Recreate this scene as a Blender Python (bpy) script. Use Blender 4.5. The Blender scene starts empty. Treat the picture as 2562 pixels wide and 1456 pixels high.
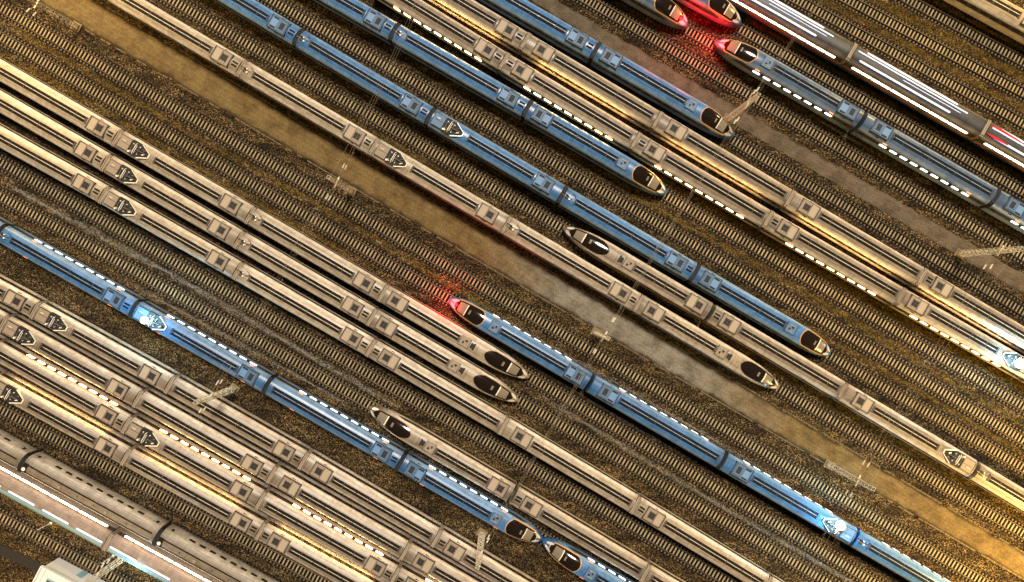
import bpy, math, random
import numpy as np
from mathutils import Vector, Matrix
random.seed(7); rng = np.random.default_rng(7)
C = bpy.context.scene.collection
R = math.radians
H, F, CX, CY = 112.0, 1685.0, 1281.0, 728.0          # drone height, focal length in reference units, image centre
def P(px, py, z=0.0):
    k = (H - z) / F
    return ((px - CX) * k, (CY - py) * k)

# ------------------------------------------------------------------ mesh helper
class MB:
    def __init__(s): s.v = []; s.f = []; s.m = []
    def add(s, vs, fs, mi=0):
        b = len(s.v); s.v += [tuple(p) for p in vs]
        s.f += [tuple(i + b for i in f) for f in fs]; s.m += [mi] * len(fs); return s
    def box(s, x0, x1, y0, y1, z0, z1, mi=0):
        return s.add([(x0,y0,z0),(x1,y0,z0),(x1,y1,z0),(x0,y1,z0),(x0,y0,z1),(x1,y0,z1),(x1,y1,z1),(x0,y1,z1)],
              [(0,3,2,1),(4,5,6,7),(0,1,5,4),(1,2,6,5),(2,3,7,6),(3,0,4,7)], mi)
    def tube(s, a, b, r, n=6, mi=0, r2=None):
        a = Vector(a); b = Vector(b); d = b - a
        if d.length < 1e-6: return s
        r2 = r if r2 is None else r2
        q = d.to_track_quat('Z', 'Y'); vs = []
        for p, rr in ((a, r), (b, r2)):
            for i in range(n):
                t = 2 * math.pi * i / n
                vs.append(p + q @ Vector((rr * math.cos(t), rr * math.sin(t), 0)))
        fs = [(i, (i+1) % n, n + (i+1) % n, n + i) for i in range(n)]
        fs += [tuple(range(n))[::-1], tuple(range(n, 2*n))]
        return s.add(vs, fs, mi)
    def disc(s, x, y, z0, z1, r, n=16, mi=0, r2=None):
        return s.tube((x,y,z0), (x,y,z1), r, n, mi, r2)
    def build(s, name, mats, parent=None, smooth=False, angle=35):
        me = bpy.data.meshes.new(name); me.from_pydata(s.v, [], s.f)
        if not isinstance(mats, (list, tuple)): mats = [mats]
        for m in mats: me.materials.append(m)
        if len(mats) > 1: me.polygons.foreach_set('material_index', s.m)
        me.update()
        if smooth:
            me.shade_smooth(); me.set_sharp_from_angle(angle=R(angle))
        return link(name, me, parent)
def link(name, me, parent=None, loc=(0,0,0), rz=0):
    o = bpy.data.objects.new(name, me); C.objects.link(o); o.location = loc; o.rotation_euler = (0,0,rz)
    if parent: o.parent = parent
    return o
def tag(o, label=None, cat=None, group=None, kind=None):
    if label: o['label'] = label
    if cat: o['category'] = cat
    if group: o['group'] = group
    if kind: o['kind'] = kind
    return o
def empty(name, loc=(0,0,0), rz=0):
    return link(name, None, None, loc, rz)

# ------------------------------------------------------------------ materials
def mat(name, col, rough=0.6, metal=0.0, spec=0.5, emit=None, es=0):
    m = bpy.data.materials.new(name); m.use_nodes = True
    b = m.node_tree.nodes['Principled BSDF']
    b.inputs['Base Color'].default_value = (*col, 1); b.inputs['Roughness'].default_value = rough
    b.inputs['Metallic'].default_value = metal; b.inputs['Specular IOR Level'].default_value = spec
    if emit: b.inputs['Emission Color'].default_value = (*emit, 1); b.inputs['Emission Strength'].default_value = es
    return m
class NT:
    def __init__(s, m): s.t = m.node_tree; s.n = s.t.nodes; s.l = s.t.links; s.b = s.n['Principled BSDF']
    def new(s, ty, **k):
        n = s.n.new(ty)
        for a, v in k.items(): setattr(n, a, v)
        return n
    def con(s, a, b): s.l.new(a, b)
    def coord(s, kind='Object', scale=(1,1,1), rot=(0,0,0)):
        t = s.new('ShaderNodeTexCoord'); mp = s.new('ShaderNodeMapping')
        mp.inputs['Scale'].default_value = scale; mp.inputs['Rotation'].default_value = rot
        s.con(t.outputs[kind], mp.inputs['Vector']); return mp.outputs['Vector']
    def noise(s, vec, scale, detail=3, rough=0.6):
        n = s.new('ShaderNodeTexNoise'); n.inputs['Scale'].default_value = scale
        n.inputs['Detail'].default_value = detail; n.inputs['Roughness'].default_value = rough
        s.con(vec, n.inputs['Vector']); return n.outputs['Fac']
    def ramp(s, fac, stops):
        r = s.new('ShaderNodeValToRGB'); e = r.color_ramp.elements
        while len(e) < len(stops): e.new(0.5)
        for i, (p, c) in enumerate(stops):
            e[i].position = p; e[i].color = (*c, 1) if len(c) == 3 else c
        s.con(fac, r.inputs['Fac']); return r.outputs['Color']
    def mix(s, fac, a, b, mode='MIX'):
        n = s.new('ShaderNodeMix', data_type='RGBA', blend_type=mode)
        for sock, v in ((n.inputs[0], fac), (n.inputs[6], a), (n.inputs[7], b)):
            if isinstance(v, (int, float)): sock.default_value = v
            elif isinstance(v, tuple): sock.default_value = (*v, 1)
            else: s.con(v, sock)
        return n.outputs[2]
    def math(s, op, a, b=None):
        n = s.new('ShaderNodeMath', operation=op)
        for i, v in enumerate((a, b)):
            if v is None: continue
            if isinstance(v, (int, float)): n.inputs[i].default_value = v
            else: s.con(v, n.inputs[i])
        return n.outputs[0]
    def bump(s, h, strength=0.5, dist=0.05):
        n = s.new('ShaderNodeBump'); n.inputs['Strength'].default_value = strength; n.inputs['Distance'].default_value = dist
        s.con(h, n.inputs['Height']); s.con(n.outputs['Normal'], s.b.inputs['Normal'])
B30 = R(30)
def paint(name, col, deck, rough=0.45, dirt=0.5, band=True):
    """car paint: light on the shoulders put into their colour (sides alike), dirtier deck down the middle of the roof, streaks along the car"""
    m = mat(name, col, rough); t = NT(m)
    tc = t.new('ShaderNodeTexCoord'); sx = t.new('ShaderNodeSeparateXYZ'); t.con(tc.outputs['Object'], sx.inputs[0])
    ay = t.math('ABSOLUTE', sx.outputs['Y'])
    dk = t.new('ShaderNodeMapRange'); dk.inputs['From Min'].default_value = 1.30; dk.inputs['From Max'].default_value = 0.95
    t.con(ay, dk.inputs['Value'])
    oi = t.new('ShaderNodeObjectInfo'); cx = t.new('ShaderNodeVectorMath', operation='ADD')
    sc = t.new('ShaderNodeVectorMath', operation='SCALE'); sc.inputs[3].default_value = 60
    cmb = t.new('ShaderNodeCombineXYZ')
    for i in range(3): t.con(oi.outputs['Random'], cmb.inputs[i])
    t.con(cmb.outputs[0], sc.inputs[0]); t.con(tc.outputs['Object'], cx.inputs[0]); t.con(sc.outputs[0], cx.inputs[1])
    mp = t.new('ShaderNodeMapping'); mp.inputs['Scale'].default_value = (0.25, 2.2, 0.6); t.con(cx.outputs[0], mp.inputs['Vector'])
    n1 = t.noise(mp.outputs[0], 2.0, 5, 0.65)
    mp2 = t.new('ShaderNodeMapping'); mp2.inputs['Scale'].default_value = (1.2, 1.2, 1.2); t.con(cx.outputs[0], mp2.inputs['Vector'])
    n2 = t.noise(mp2.outputs[0], 0.7, 4, 0.6)
    base = t.mix(dk.outputs[0], col, deck)  # shoulder colour carries the light falling there; the deck is also dirtier
    lo = tuple(c * (1 - dirt) for c in (0.8, 0.74, 0.62))
    str_ = t.ramp(n1, [(0.30, lo), (0.62, (1, 1, 1))])
    c = t.mix(0.75, base, str_, 'MULTIPLY')
    c = t.mix(0.6, c, t.ramp(n2, [(0.3, (0.62, 0.6, 0.56)), (0.65, (1.08, 1.08, 1.08))]), 'MULTIPLY')
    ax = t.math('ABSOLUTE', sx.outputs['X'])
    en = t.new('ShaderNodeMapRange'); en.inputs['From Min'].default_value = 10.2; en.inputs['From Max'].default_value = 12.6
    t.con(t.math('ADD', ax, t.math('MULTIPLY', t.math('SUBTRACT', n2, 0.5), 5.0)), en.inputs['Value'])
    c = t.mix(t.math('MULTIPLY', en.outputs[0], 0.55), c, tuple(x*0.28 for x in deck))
    mp3 = t.new('ShaderNodeMapping'); mp3.inputs['Scale'].default_value = (1.0, 0.12, 0.3); t.con(cx.outputs[0], mp3.inputs['Vector'])
    n3 = t.noise(mp3.outputs[0], 2.6, 4, 0.7)
    c = t.mix(0.35, c, t.ramp(n3, [(0.38, (0.55, 0.5, 0.44)), (0.55, (1, 1, 1))]), 'MULTIPLY')
    c = t.mix(1.0, c, t.ramp(oi.outputs['Random'], [(0.0, (0.86, 0.85, 0.83)), (1.0, (1.06, 1.06, 1.06))]), 'MULTIPLY')
    # thin gutter line where the shoulder meets the deck
    g = t.math('LESS_THAN', t.math('ABSOLUTE', t.math('SUBTRACT', ay, 1.22)), 0.025)
    c = t.mix(t.math('MULTIPLY', g, 0.6), c, tuple(x * 0.3 for x in deck))
    if band:      # dark band at window height, shade of the sides put into the colour
        zz = t.math('LESS_THAN', t.math('ABSOLUTE', t.math('SUBTRACT', sx.outputs['Z'], 2.58)), 0.46)
        yy = t.math('GREATER_THAN', ay, 1.50)
        c = t.mix(t.math('MULTIPLY', zz, yy), c, (0.045, 0.034, 0.024))
    t.con(c, t.b.inputs['Base Color'])
    t.con(t.math('ADD', t.math('MULTIPLY', n1, 0.3), rough - 0.12), t.b.inputs['Roughness'])
    return m
M = {}
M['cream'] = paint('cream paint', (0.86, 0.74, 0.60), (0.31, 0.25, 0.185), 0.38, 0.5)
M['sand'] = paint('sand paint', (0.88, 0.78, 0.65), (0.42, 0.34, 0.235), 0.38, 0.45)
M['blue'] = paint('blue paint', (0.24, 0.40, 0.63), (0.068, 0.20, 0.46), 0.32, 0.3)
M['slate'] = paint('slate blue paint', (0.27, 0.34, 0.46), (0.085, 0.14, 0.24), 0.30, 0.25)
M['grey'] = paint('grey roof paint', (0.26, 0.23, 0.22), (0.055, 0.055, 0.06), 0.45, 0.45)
M['olive'] = paint('older coach paint', (0.55, 0.50, 0.43), (0.25, 0.20, 0.145), 0.5, 0.5, False)
M['white'] = mat('white enamel', (0.80, 0.80, 0.78), 0.35)
M['pearl'] = mat('pale enamel and light streak', (0.80, 0.88, 0.98), 0.35)
M['cobalt'] = mat('cobalt streak edge', (0.05, 0.16, 0.65), 0.35)
M['redpaint'] = mat('red enamel and light streak', (0.62, 0.015, 0.02), 0.3)
M['black'] = mat('black rubber', (0.010, 0.009, 0.008), 0.75)
M['channel'] = mat('dark trough', (0.008, 0.006, 0.004), 0.8, 0, 0.2)
M['ridgeC'] = mat('ridge cream', (0.50, 0.42, 0.31), 0.5)
M['ridgeB'] = mat('ridge blue', (0.16, 0.28, 0.45), 0.5)
M['acC'] = mat('ac housing tan', (0.26, 0.20, 0.14), 0.7)
M['acB'] = mat('ac housing blue', (0.075, 0.145, 0.25), 0.6)
M['acD'] = mat('ac rib', (0.055, 0.042, 0.030), 0.7)
M['acDB'] = mat('ac rib blue', (0.018, 0.033, 0.058), 0.7)
M['lidC'] = mat('ac lid tan', (0.36, 0.285, 0.20), 0.7)
M['lidB'] = mat('ac lid blue', (0.11, 0.22, 0.40), 0.6)
M['glass'] = mat('dark glass', (0.012, 0.008, 0.006), 0.12, 0, 0.6)
M['glassU'] = mat('unlit window glass', (0.02, 0.016, 0.012), 0.2, 0, 0.5)
M['glassD'] = mat('dark coach window glass', (0.012, 0.010, 0.009), 0.2, 0, 0.5)
M['screen'] = mat('windscreen glass', (0.20, 0.165, 0.12), 0.2, 0, 0.7)
M['gold'] = mat('gold stripe', (0.60, 0.30, 0.08), 0.35)
M['brown'] = mat('brown stripe', (0.16, 0.07, 0.035), 0.4)
M['steel'] = mat('galvanised steel', (0.70, 0.62, 0.48), 0.5, 0.1)
M['dsteel'] = mat('dull steel', (0.13, 0.11, 0.085), 0.6, 0.3)
M['wire'] = mat('overhead wire', (0.32, 0.27, 0.20), 0.5, 0.2)
M['copper'] = mat('copper', (0.45, 0.28, 0.16), 0.4, 0.5)
M['porcelain'] = mat('porcelain', (0.85, 0.78, 0.64), 0.3)
M['orange'] = mat('orange display', (0.3, 0.05, 0.01), 0.4, emit=(1, 0.25, 0.08), es=2.6)
M['winW'] = mat('lit window warm', (0.8, 0.7, 0.5), 0.3, emit=(1, 0.62, 0.22), es=24.0)
M['winC'] = mat('lit window cool', (0.7, 0.8, 0.9), 0.3, emit=(0.78, 0.91, 1.0), es=3.6)
M['winL'] = mat('lit window bright', (0.9, 0.85, 0.7), 0.3, emit=(1, 0.78, 0.48), es=6.0)
M['redhot'] = mat('red lamp core', (0.8, 0.1, 0.1), 0.3, emit=(1, 0.035, 0.04), es=9.0)
M['lens'] = mat('unlit lens', (0.55, 0.5, 0.42), 0.15)
M['arc'] = mat('blue white lamp', (0.9, 0.95, 1), 0.3, emit=(0.75, 0.92, 1.0), es=14.0)
M['foundation'] = mat('foundation concrete', (0.20, 0.145, 0.075), 0.9)
M['roofwhite'] = mat('white painted roof', (0.58, 0.58, 0.56), 0.6)
M['teal'] = mat('teal cladding', (0.20, 0.34, 0.36), 0.5)

def gravel(name, stops, bscale=6.0, streak=None, patch=None, bump=0.9):
    m = mat(name, (0.1, 0.1, 0.1), 0.95, 0, 0.2); t = NT(m)
    v = t.coord('Object')
    vo = t.new('ShaderNodeTexVoronoi'); vo.inputs['Scale'].default_value = bscale; t.con(v, vo.inputs['Vector'])
    sp = t.new('ShaderNodeSeparateColor'); t.con(vo.outputs['Color'], sp.inputs[0])
    n = t.noise(v, bscale * 0.55, 4, 0.75)
    f = t.math('ADD', t.math('MULTIPLY', sp.outputs[0], 0.42), t.math('MULTIPLY', n, 0.62))
    c = t.ramp(f, stops)
    if streak:
        vs = t.coord('Object', (0.10, 1.0, 1.0), (0, 0, B30))
        c = t.mix(1.0, c, t.ramp(t.noise(vs, 0.55, 4, 0.6), streak), 'MULTIPLY')
    if patch:
        c = t.mix(1.0, c, t.ramp(t.noise(v, 0.11, 4, 0.6), patch), 'MULTIPLY')
    t.con(c, t.b.inputs['Base Color']); t.bump(f, bump, 0.12)
    return m
M['ground'] = gravel('cess gravel', [(0.37, (0.002, 0.0014, 0.0007)), (0.50, (0.026, 0.0155, 0.005)), (0.62, (0.088, 0.054, 0.018)), (0.78, (0.34, 0.235, 0.10))],
                     8.0, [(0.36, (0.45, 0.42, 0.38)), (0.62, (1.3, 1.3, 1.35))], [(0.36, (0.45, 0.43, 0.36)), (0.62, (1.05, 1.05, 1.02))])
def ballast_mat():
    m = mat('ballast', (0.1, 0.1, 0.1), 0.95, 0, 0.2); t = NT(m)
    v = t.coord('Object')
    vo = t.new('ShaderNodeTexVoronoi'); vo.inputs['Scale'].default_value = 8.0; t.con(v, vo.inputs['Vector'])
    sp = t.new('ShaderNodeSeparateColor'); t.con(vo.outputs['Color'], sp.inputs[0])
    n = t.noise(v, 4.5, 4, 0.75)
    f = t.math('ADD', t.math('MULTIPLY', sp.outputs[0], 0.42), t.math('MULTIPLY', n, 0.62))
    outer = t.ramp(f, [(0.37, (0.0015, 0.001, 0.0006)), (0.50, (0.021, 0.013, 0.005)), (0.62, (0.076, 0.048, 0.018)), (0.78, (0.32, 0.225, 0.10))])
    vs = t.coord('Object', (0.10, 1.0, 1.0), (0, 0, B30))
    outer = t.mix(1.0, outer, t.ramp(t.noise(vs, 0.5, 4, 0.6), [(0.38, (0.34, 0.31, 0.27)), (0.62, (1.25, 1.22, 1.22))]), 'MULTIPLY')
    oily_shaded = t.ramp(f, [(0.45, (0.0018, 0.0012, 0.0008)), (0.75, (0.010, 0.0065, 0.0035))])  # oil-stained bed, blackened further to deepen the shade between sleepers
    a = t.new('ShaderNodeAttribute', attribute_name='across')
    w = t.math('ADD', a.outputs['Fac'], t.math('MULTIPLY', t.math('SUBTRACT', t.noise(v, 1.6, 3, 0.7), 0.5), 0.9))
    r = t.new('ShaderNodeMapRange'); r.inputs['From Min'].default_value = 1.20; r.inputs['From Max'].default_value = 1.62
    t.con(w, r.inputs['Value'])
    t.con(t.mix(r.outputs[0], oily_shaded, outer), t.b.inputs['Base Color']); t.bump(f, 0.9, 0.10)
    return m
M['ballast'] = ballast_mat()
def concrete(name, a, b, sc=3.0, streak=False):
    m = mat(name, a, 0.9, 0, 0.2); t = NT(m); v = t.coord('Object')
    c = t.ramp(t.noise(v, sc, 5, 0.75), [(0.3, a), (0.7, b)])
    oi = t.new('ShaderNodeObjectInfo')
    c = t.mix(0.8, c, t.ramp(oi.outputs['Random'], [(0, (0.62, 0.62, 0.62)), (1, (1.15, 1.15, 1.15))]), 'MULTIPLY')
    t.con(c, t.b.inputs['Base Color']); return m
M['sleeper'] = concrete('sleeper concrete', (0.20, 0.15, 0.078), (0.42, 0.325, 0.185), 4.0)
M['sleeperE'] = concrete('dusty sleeper end', (0.085, 0.06, 0.03), (0.21, 0.155, 0.085), 4.0)
M['seat'] = mat('rusty rail seat', (0.022, 0.014, 0.008), 0.9)
def road_mat(name, stops, grey):
    m = mat(name, (0.1, 0.1, 0.1), 0.95, 0, 0.2); t = NT(m); v = t.coord('Object')
    n = t.noise(v, 5.0, 6, 0.85); c = t.ramp(n, stops)
    if grey:      # paler concrete-grey stretch in the middle
        tc = t.new('ShaderNodeTexCoord'); sp = t.new('ShaderNodeSeparateXYZ'); t.con(tc.outputs['Object'], sp.inputs[0])
        d = t.math('ABSOLUTE', t.math('SUBTRACT', t.math('ADD', sp.outputs['X'], t.math('MULTIPLY', t.noise(v, 0.1, 3), 14.0)), 27.0))
        r = t.new('ShaderNodeMapRange'); r.inputs['From Min'].default_value = 26; r.inputs['From Max'].default_value = 10
        t.con(d, r.inputs['Value']); c = t.mix(r.outputs[0], c, t.ramp(n, grey))
    c = t.mix(1.0, c, t.ramp(t.noise(v, 0.35, 5, 0.7), [(0.36, (0.62, 0.60, 0.56)), (0.58, (1.1, 1.1, 1.1))]), 'MULTIPLY')
    a = t.new('ShaderNodeAttribute', attribute_name='across')
    e = t.math('ADD', t.math('ABSOLUTE', t.math('SUBTRACT', a.outputs['Fac'], 0.5)), t.math('MULTIPLY', t.math('SUBTRACT', t.noise(v, 0.9, 4, 0.7), 0.5), 0.22))
    r2 = t.new('ShaderNodeMapRange'); r2.inputs['From Min'].default_value = 0.36; r2.inputs['From Max'].default_value = 0.46; t.con(e, r2.inputs['Value'])
    c = t.mix(t.math('MULTIPLY', r2.outputs[0], 0.75), c, (0.022, 0.014, 0.006))
    w = t.new('ShaderNodeTexWave', wave_type='BANDS', bands_direction='X'); w.inputs['Scale'].default_value = 1.0
    cb = t.new('ShaderNodeCombineXYZ'); t.con(t.math('MULTIPLY', a.outputs['Fac'], 1.9), cb.inputs[0]); t.con(cb.outputs[0], w.inputs['Vector'])
    w.inputs['Distortion'].default_value = 0.0
    c = t.mix(0.22, c, t.ramp(w.outputs['Fac'], [(0.25, (0.6, 0.58, 0.52)), (0.6, (1.1, 1.1, 1.1))]), 'MULTIPLY')
    t.con(c, t.b.inputs['Base Color']); t.bump(n, 0.6, 0.04); return m
M['road'] = road_mat('dirt road', [(0.34, (0.065, 0.043, 0.017)), (0.66, (0.22, 0.150, 0.060))], [(0.34, (0.085, 0.073, 0.056)), (0.66, (0.27, 0.235, 0.185))])
M['road2'] = road_mat('grey service path', [(0.34, (0.06, 0.046, 0.032)), (0.66, (0.17, 0.13, 0.085))], None)
M['kerb'] = concrete('kerb stone', (0.07, 0.05, 0.025), (0.16, 0.12, 0.065), 3.0)
M['painted_shade'] = mat('painted_shade', (0.012, 0.009, 0.005), 0.9)
def rail_mat():
    m = mat('rail steel', (0.05, 0.03, 0.018), 0.55, 0.5); t = NT(m); v = t.coord('Object')
    t.con(t.ramp(t.noise(v, 0.25, 3), [(0.35, (0.05, 0.032, 0.014)), (0.65, (0.13, 0.088, 0.042))]), t.b.inputs['Base Color']); return m
M['rail'] = rail_mat()

# ------------------------------------------------------------------ alignments: points along each track (r = roof line of the train on it, g = on the ground)
ZR = 3.93
AL = {
 1: dict(g=[(4,1295),(258,1431)]),
 2: dict(r=[(0,1210.7),(406.7,1434)]),
 3: dict(r=[(76.7,1171.7),(383.3,1340)]),
 4: dict(g=[(0,1023),(515,1303),(765,1432)]),
 5: dict(r=[(50,999),(233.3,1100.7),(310,1142.3),(580,1290.7),(698,1359)]),
 6: dict(r=[(0,889),(243,1022.5),(403,1114),(580,1210.7),(652,1252),(911,1404)]),
 7: dict(r=[(86.7,855.3),(273.3,958.6),(346.7,1002.4),(616.7,1152.4),(755,1234),(854.4,1290.7),(1004.4,1375.7),(1074,1417)]),
 8: dict(r=[(160,818.6),(346.7,918.6),(683.3,1114),(823,1190.7),(1074.4,1340.7),(1144,1379)]),
 9: dict(r=[(0,585.3),(260,730.3),(426.7,825.3),(603.3,925.3),(673,974),(853,1070),(937.7,1120.7),(1054.4,1187.4),(1221,1287.4),(1482.7,1437)]),
 10: dict(g=[(16.7,502),(186.7,592),(333,672),(466.7,752),(700,885),(854,971)], r=[(1097.7,1134),(1231,1207),(1347.7,1279),(1604.4,1429)]),
 11: dict(g=[(0,412),(160,493),(400,632),(553,716),(854,895),(988,977),(1088,1037),(1188,1094),(1288,1148),(1454,1240),(1654,1355)]),
 12: dict(r=[(0,345),(180,441.7),(350,540),(533,642),(606.7,688.6),(853,822),(1007.7,922),(1257.7,1067.4),(1329.4,1109),(1587.7,1264),(1657.7,1304)]),
 13: dict(r=[(0,256.7),(190,361.7),(356.7,463),(540,565.3),(613.3,612),(853.3,745.3),(997.7,835.3),(1134.4,913.6)], g=[(1299,1004),(1796,1293)]),
 14: dict(r=[(0,176.7),(220,303.3),(390,400),(566.7,505.3),(643.3,548.6),(853.3,668.6),(1027.7,778.6),(1164.4,857)], g=[(1327,942),(1796,1223)]),
 15: dict(g=[(0,92),(250,232),(515,395),(765,537),(854,595)], r=[(1257.7,828.6),(1424.4,925.3),(1541,995.7),(1707.6,1094),(1797.6,1144),(1874,1192.4),(2044,1290.7),(2161,1360.7)]),
 16: dict(g=[(0,22),(250,152),(515,320),(765,460),(854,515),(1021,608),(1141,678.6),(1254,742),(1421,845),(1554,920),(1707,1010.7),(1796,1068),(2046,1208)]),
 17: dict(r=[(320,0),(526.7,126.7),(626.7,183.3),(853,316.7),(1039.4,430),(1214.4,532),(1287.7,573.6),(1551,728.6),(1664.4,798.6),(1797.6,878.6)], g=[(1961,975),(2561,1337)]),
 18: dict(g=[(423,0),(853,242),(1254,473)], r=[(1591,678.6),(1778.5,785.3),(1847.6,825.3),(2111,975),(2174,1020.7),(2354,1125.7),(2481,1197)]),
 19: dict(r=[(586.7,0),(680,50),(770,106.7),(1021,253.3),(1181,348.3),(1354.4,453.3),(1427.7,498.7),(1684.4,652),(1801,718.6),(1971,818.6)], g=[(2311,1028),(2561,1168)]),
 20: dict(g=[(667,0),(853,100),(1021,193),(1254,325),(1387.7,403),(1521,482),(1707.6,598.6),(1921,728),(2046,798),(2311,958),(2561,1093)]),
 21: dict(r=[(854,6.7),(921,36.7),(994.4,80),(1261,233.3),(1377.7,303.3),(1551,403.3)], g=[(1796,565),(2046,715),(2311,873),(2561,1013)]),
 22: dict(r=[(1014,0),(1197.7,113.3),(1341,200),(1591,350),(1661,393.3),(1922.6,552),(1994,585),(2257.6,742),(2331,785.3),(2511,888.6)]),
 23: dict(r=[(1144,0),(1254,66.7),(1394,150),(1651,296.7),(1981,502),(2051,538.6),(2314,698.6),(2384,735.3),(2561,838.6)]),
 24: dict(r=[(1277.7,0),(1427.7,85),(1541,153.3),(1707,253.3)], g=[(1831,350),(2046,475),(2311.7,625),(2561,783)]),
 25: dict(g=[(1474,0),(1707.6,145),(1874,237),(2007.6,310),(2291,485),(2561,642)]),
 26: dict(r=[(1675,20),(1937.6,163.3),(2107.6,266.7),(2227.6,340),(2497,495)]),
 27: dict(r=[(1765,-4)], g=[(1854,63),(2311,335),(2561,482)]),
 28: dict(r=[(1907,0),(2311,229),(2561,375)]),
 29: dict(g=[(1994,0),(2311,170),(2561,310)]),
 30: dict(g=[(2117,0),(2311,95),(2561,235)]),
 31: dict(g=[(2274,0),(2311,20),(2561,155)]),
 32: dict(r=[(2440,-22),(2600,66)]),
}
XS = np.linspace(-118, 118, 2400)
class Align:
    def __init__(s, d):
        pts = [P(x, y, ZR) for x, y in d.get('r', [])] + [P(x, y, 0.0) for x, y in d.get('g', [])]
        pts = np.array(pts); n = len(pts); span = np.ptp(pts[:,0])
        s.c = np.polyfit(pts[:,0], pts[:,1], 2 if (n >= 4 and span > 60) else 1)
        s.res = np.abs(np.polyval(s.c, pts[:,0]) - pts[:,1]).max()
        s.ys = np.polyval(s.c, XS)
        s.s = np.concatenate([[0], np.cumsum(np.hypot(np.diff(XS), np.diff(s.ys)))])
    def at(s, t):
        x = float(np.interp(t, s.s, XS)); y = float(np.polyval(s.c, x))
        a = math.atan(float(np.polyval(np.polyder(s.c), x))); return x, y, a
    def of(s, x): return float(np.interp(x, XS, s.s))
ALN = {k: Align(d) for k, d in AL.items()}
for k, a in ALN.items():
    if a.res > 0.5: print('alignment', k, 'residual m', round(a.res, 2))

def inview(x, y, mx=100, my=60): return abs(x) < mx and abs(y) < my

# ------------------------------------------------------------------ carriage section
PROF = [(1.40,0.30),(1.56,0.62),(1.66,1.15),(1.68,1.75),(1.67,2.15),(1.60,2.98),(1.48,3.30),(1.22,3.58),(0.84,3.79),(0.40,3.90),(0.0,3.93)]
def prof_z(y):
    y = abs(y)
    up = [(p[0], p[1]) for p in PROF if p[1] >= 1.75][::-1]
    return float(np.interp(y, [p[0] for p in up], [p[1] for p in up]))
SEC = PROF + [(-y, z) for y, z in PROF[-2::-1]]
NOSE = {'cream': dict(L=27.1, T=8.6, p=2.1, q=0.54, z1=1.2), 'blue': dict(L=26.3, T=7.4, p=2.6, q=0.52, z1=1.05)}
def nose_f(t, n): return max(0.0, 1 - t ** n['p']) ** n['q']
def nose_h(t, n): return n['z1'] + (3.93 - n['z1']) * max(0.0, 1 - t ** 2.1) ** 0.8
def body_mesh(nose=None):
    """nose: None or a style; local x runs from -L/2 (coupling) to +L/2"""
    mb = MB(); st = []
    if nose is None:
        L = 24.2; xs = [-L/2, -L/2+0.10, -L/2+0.32, -L/2+0.36] + list(np.linspace(-L/2+1, L/2-1, 12)) + [L/2-0.36, L/2-0.32, L/2-0.10, L/2]
        sc = [0.93, 1.012, 1.012, 1.0] + [1.0]*12 + [1.0, 1.012, 1.012, 0.93]
        for x, k in zip(xs, sc): st.append((x, k, 3.93*k))
    else:
        n = NOSE[nose]; L = n['L']; x0, x1 = -L/2, L/2
        for x, k in [(x0, .93), (x0+.10, 1.012), (x0+.32, 1.012), (x0+.36, 1.0)]: st.append((x, k, 3.93*k))
        for x in np.linspace(x0+1, x1-n['T'], 9): st.append((x, 1.0, 3.93))
        for i in range(1, 30):
            t = math.sin(math.pi/2 * i/29) if i < 29 else 0.9993
            st.append((x1 - n['T'] + n['T']*t, max(nose_f(t, n), 0.03), nose_h(t, n)))
    ns = len(SEC)
    for x, fy, zt in st:
        for y, z in SEC: mb.v.append((x, y*fy, 0.30 + (z-0.30)*(zt-0.30)/3.63))
    for i in range(len(st)-1):
        for j in range(ns-1):
            a = i*ns+j; mb.f.append((a, a+ns, a+ns+1, a+1))
        a = i*ns; mb.f.append((a+ns-1, a+2*ns-1, a+ns, a))   # underside
    mb.f.append(tuple(range(ns))); b = (len(st)-1)*ns; mb.f.append(tuple(range(b+ns-1, b-1, -1)))
    # bogies and underfloor boxes
    for bx in ((-8.7, 8.7) if nose is None else (-L/2+3.4, L/2-6.5)):
        mb.m += [0]*(len(mb.f)-len(mb.m)); mb.box(bx-1.9, bx+1.9, -1.2, 1.2, -0.10+0.3, 0.55, 1)
        for w in (-1.25, 1.25):
            for sy in (-0.78, 0.66): mb.tube((bx+w, sy, 0.60), (bx+w, sy+0.12, 0.60), 0.43, 14, 1)
    mb.m += [0]*(len(mb.f)-len(mb.m))
    return mb
def nose_surface(x, y, nose):
    n = NOSE[nose]; t = (x - (n['L']/2 - n['T']))/n['T']; t = min(max(t, 0), 0.9993)
    f = max(nose_f(t, n), 0.03); zt = nose_h(t, n)
    z = prof_z(min(abs(y)/f, 1.6)); return 0.30 + (z-0.30)*(zt-0.30)/3.63
def patch(nose, xa, xb, wf, off, nx=28, ny=10, thick=0.05):
    mb = MB()
    for i in range(nx+1):
        x = xa + (xb-xa)*(0.5-0.5*math.cos(math.pi*i/nx)); w = wf((x-xa)/(xb-xa), x)
        for j in range(ny+1):
            y = w*(2*j/ny-1); mb.v.append((x, y, nose_surface(x, y, nose)+off))
    for i in range(nx):
        for j in range(ny):
            a = i*(ny+1)+j; mb.f.append((a, a+ny+1, a+ny+2, a+1)); mb.m.append(0)
    return mb
def canopy_w(nose, grow=0.0):
    n = NOSE[nose]
    def w(t, x):
        tt = min(max((x-(n['L']/2-n['T']))/n['T'], 0), 0.9993); f = nose_f(tt, n)
        k = 1.23 if nose == 'cream' else 1.32
        back = 0.34 if nose == 'cream' else 0.20
        e = 1.0
        if t < back: e = math.sqrt(max(0, 1-(1-t/back)**2))
        fr = 0.16
        if t > 1-fr: e *= math.sqrt(max(0, 1-((t-1+fr)/fr)**2))
        return max((k*f+grow)*e, 0.0)
    return w

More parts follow.
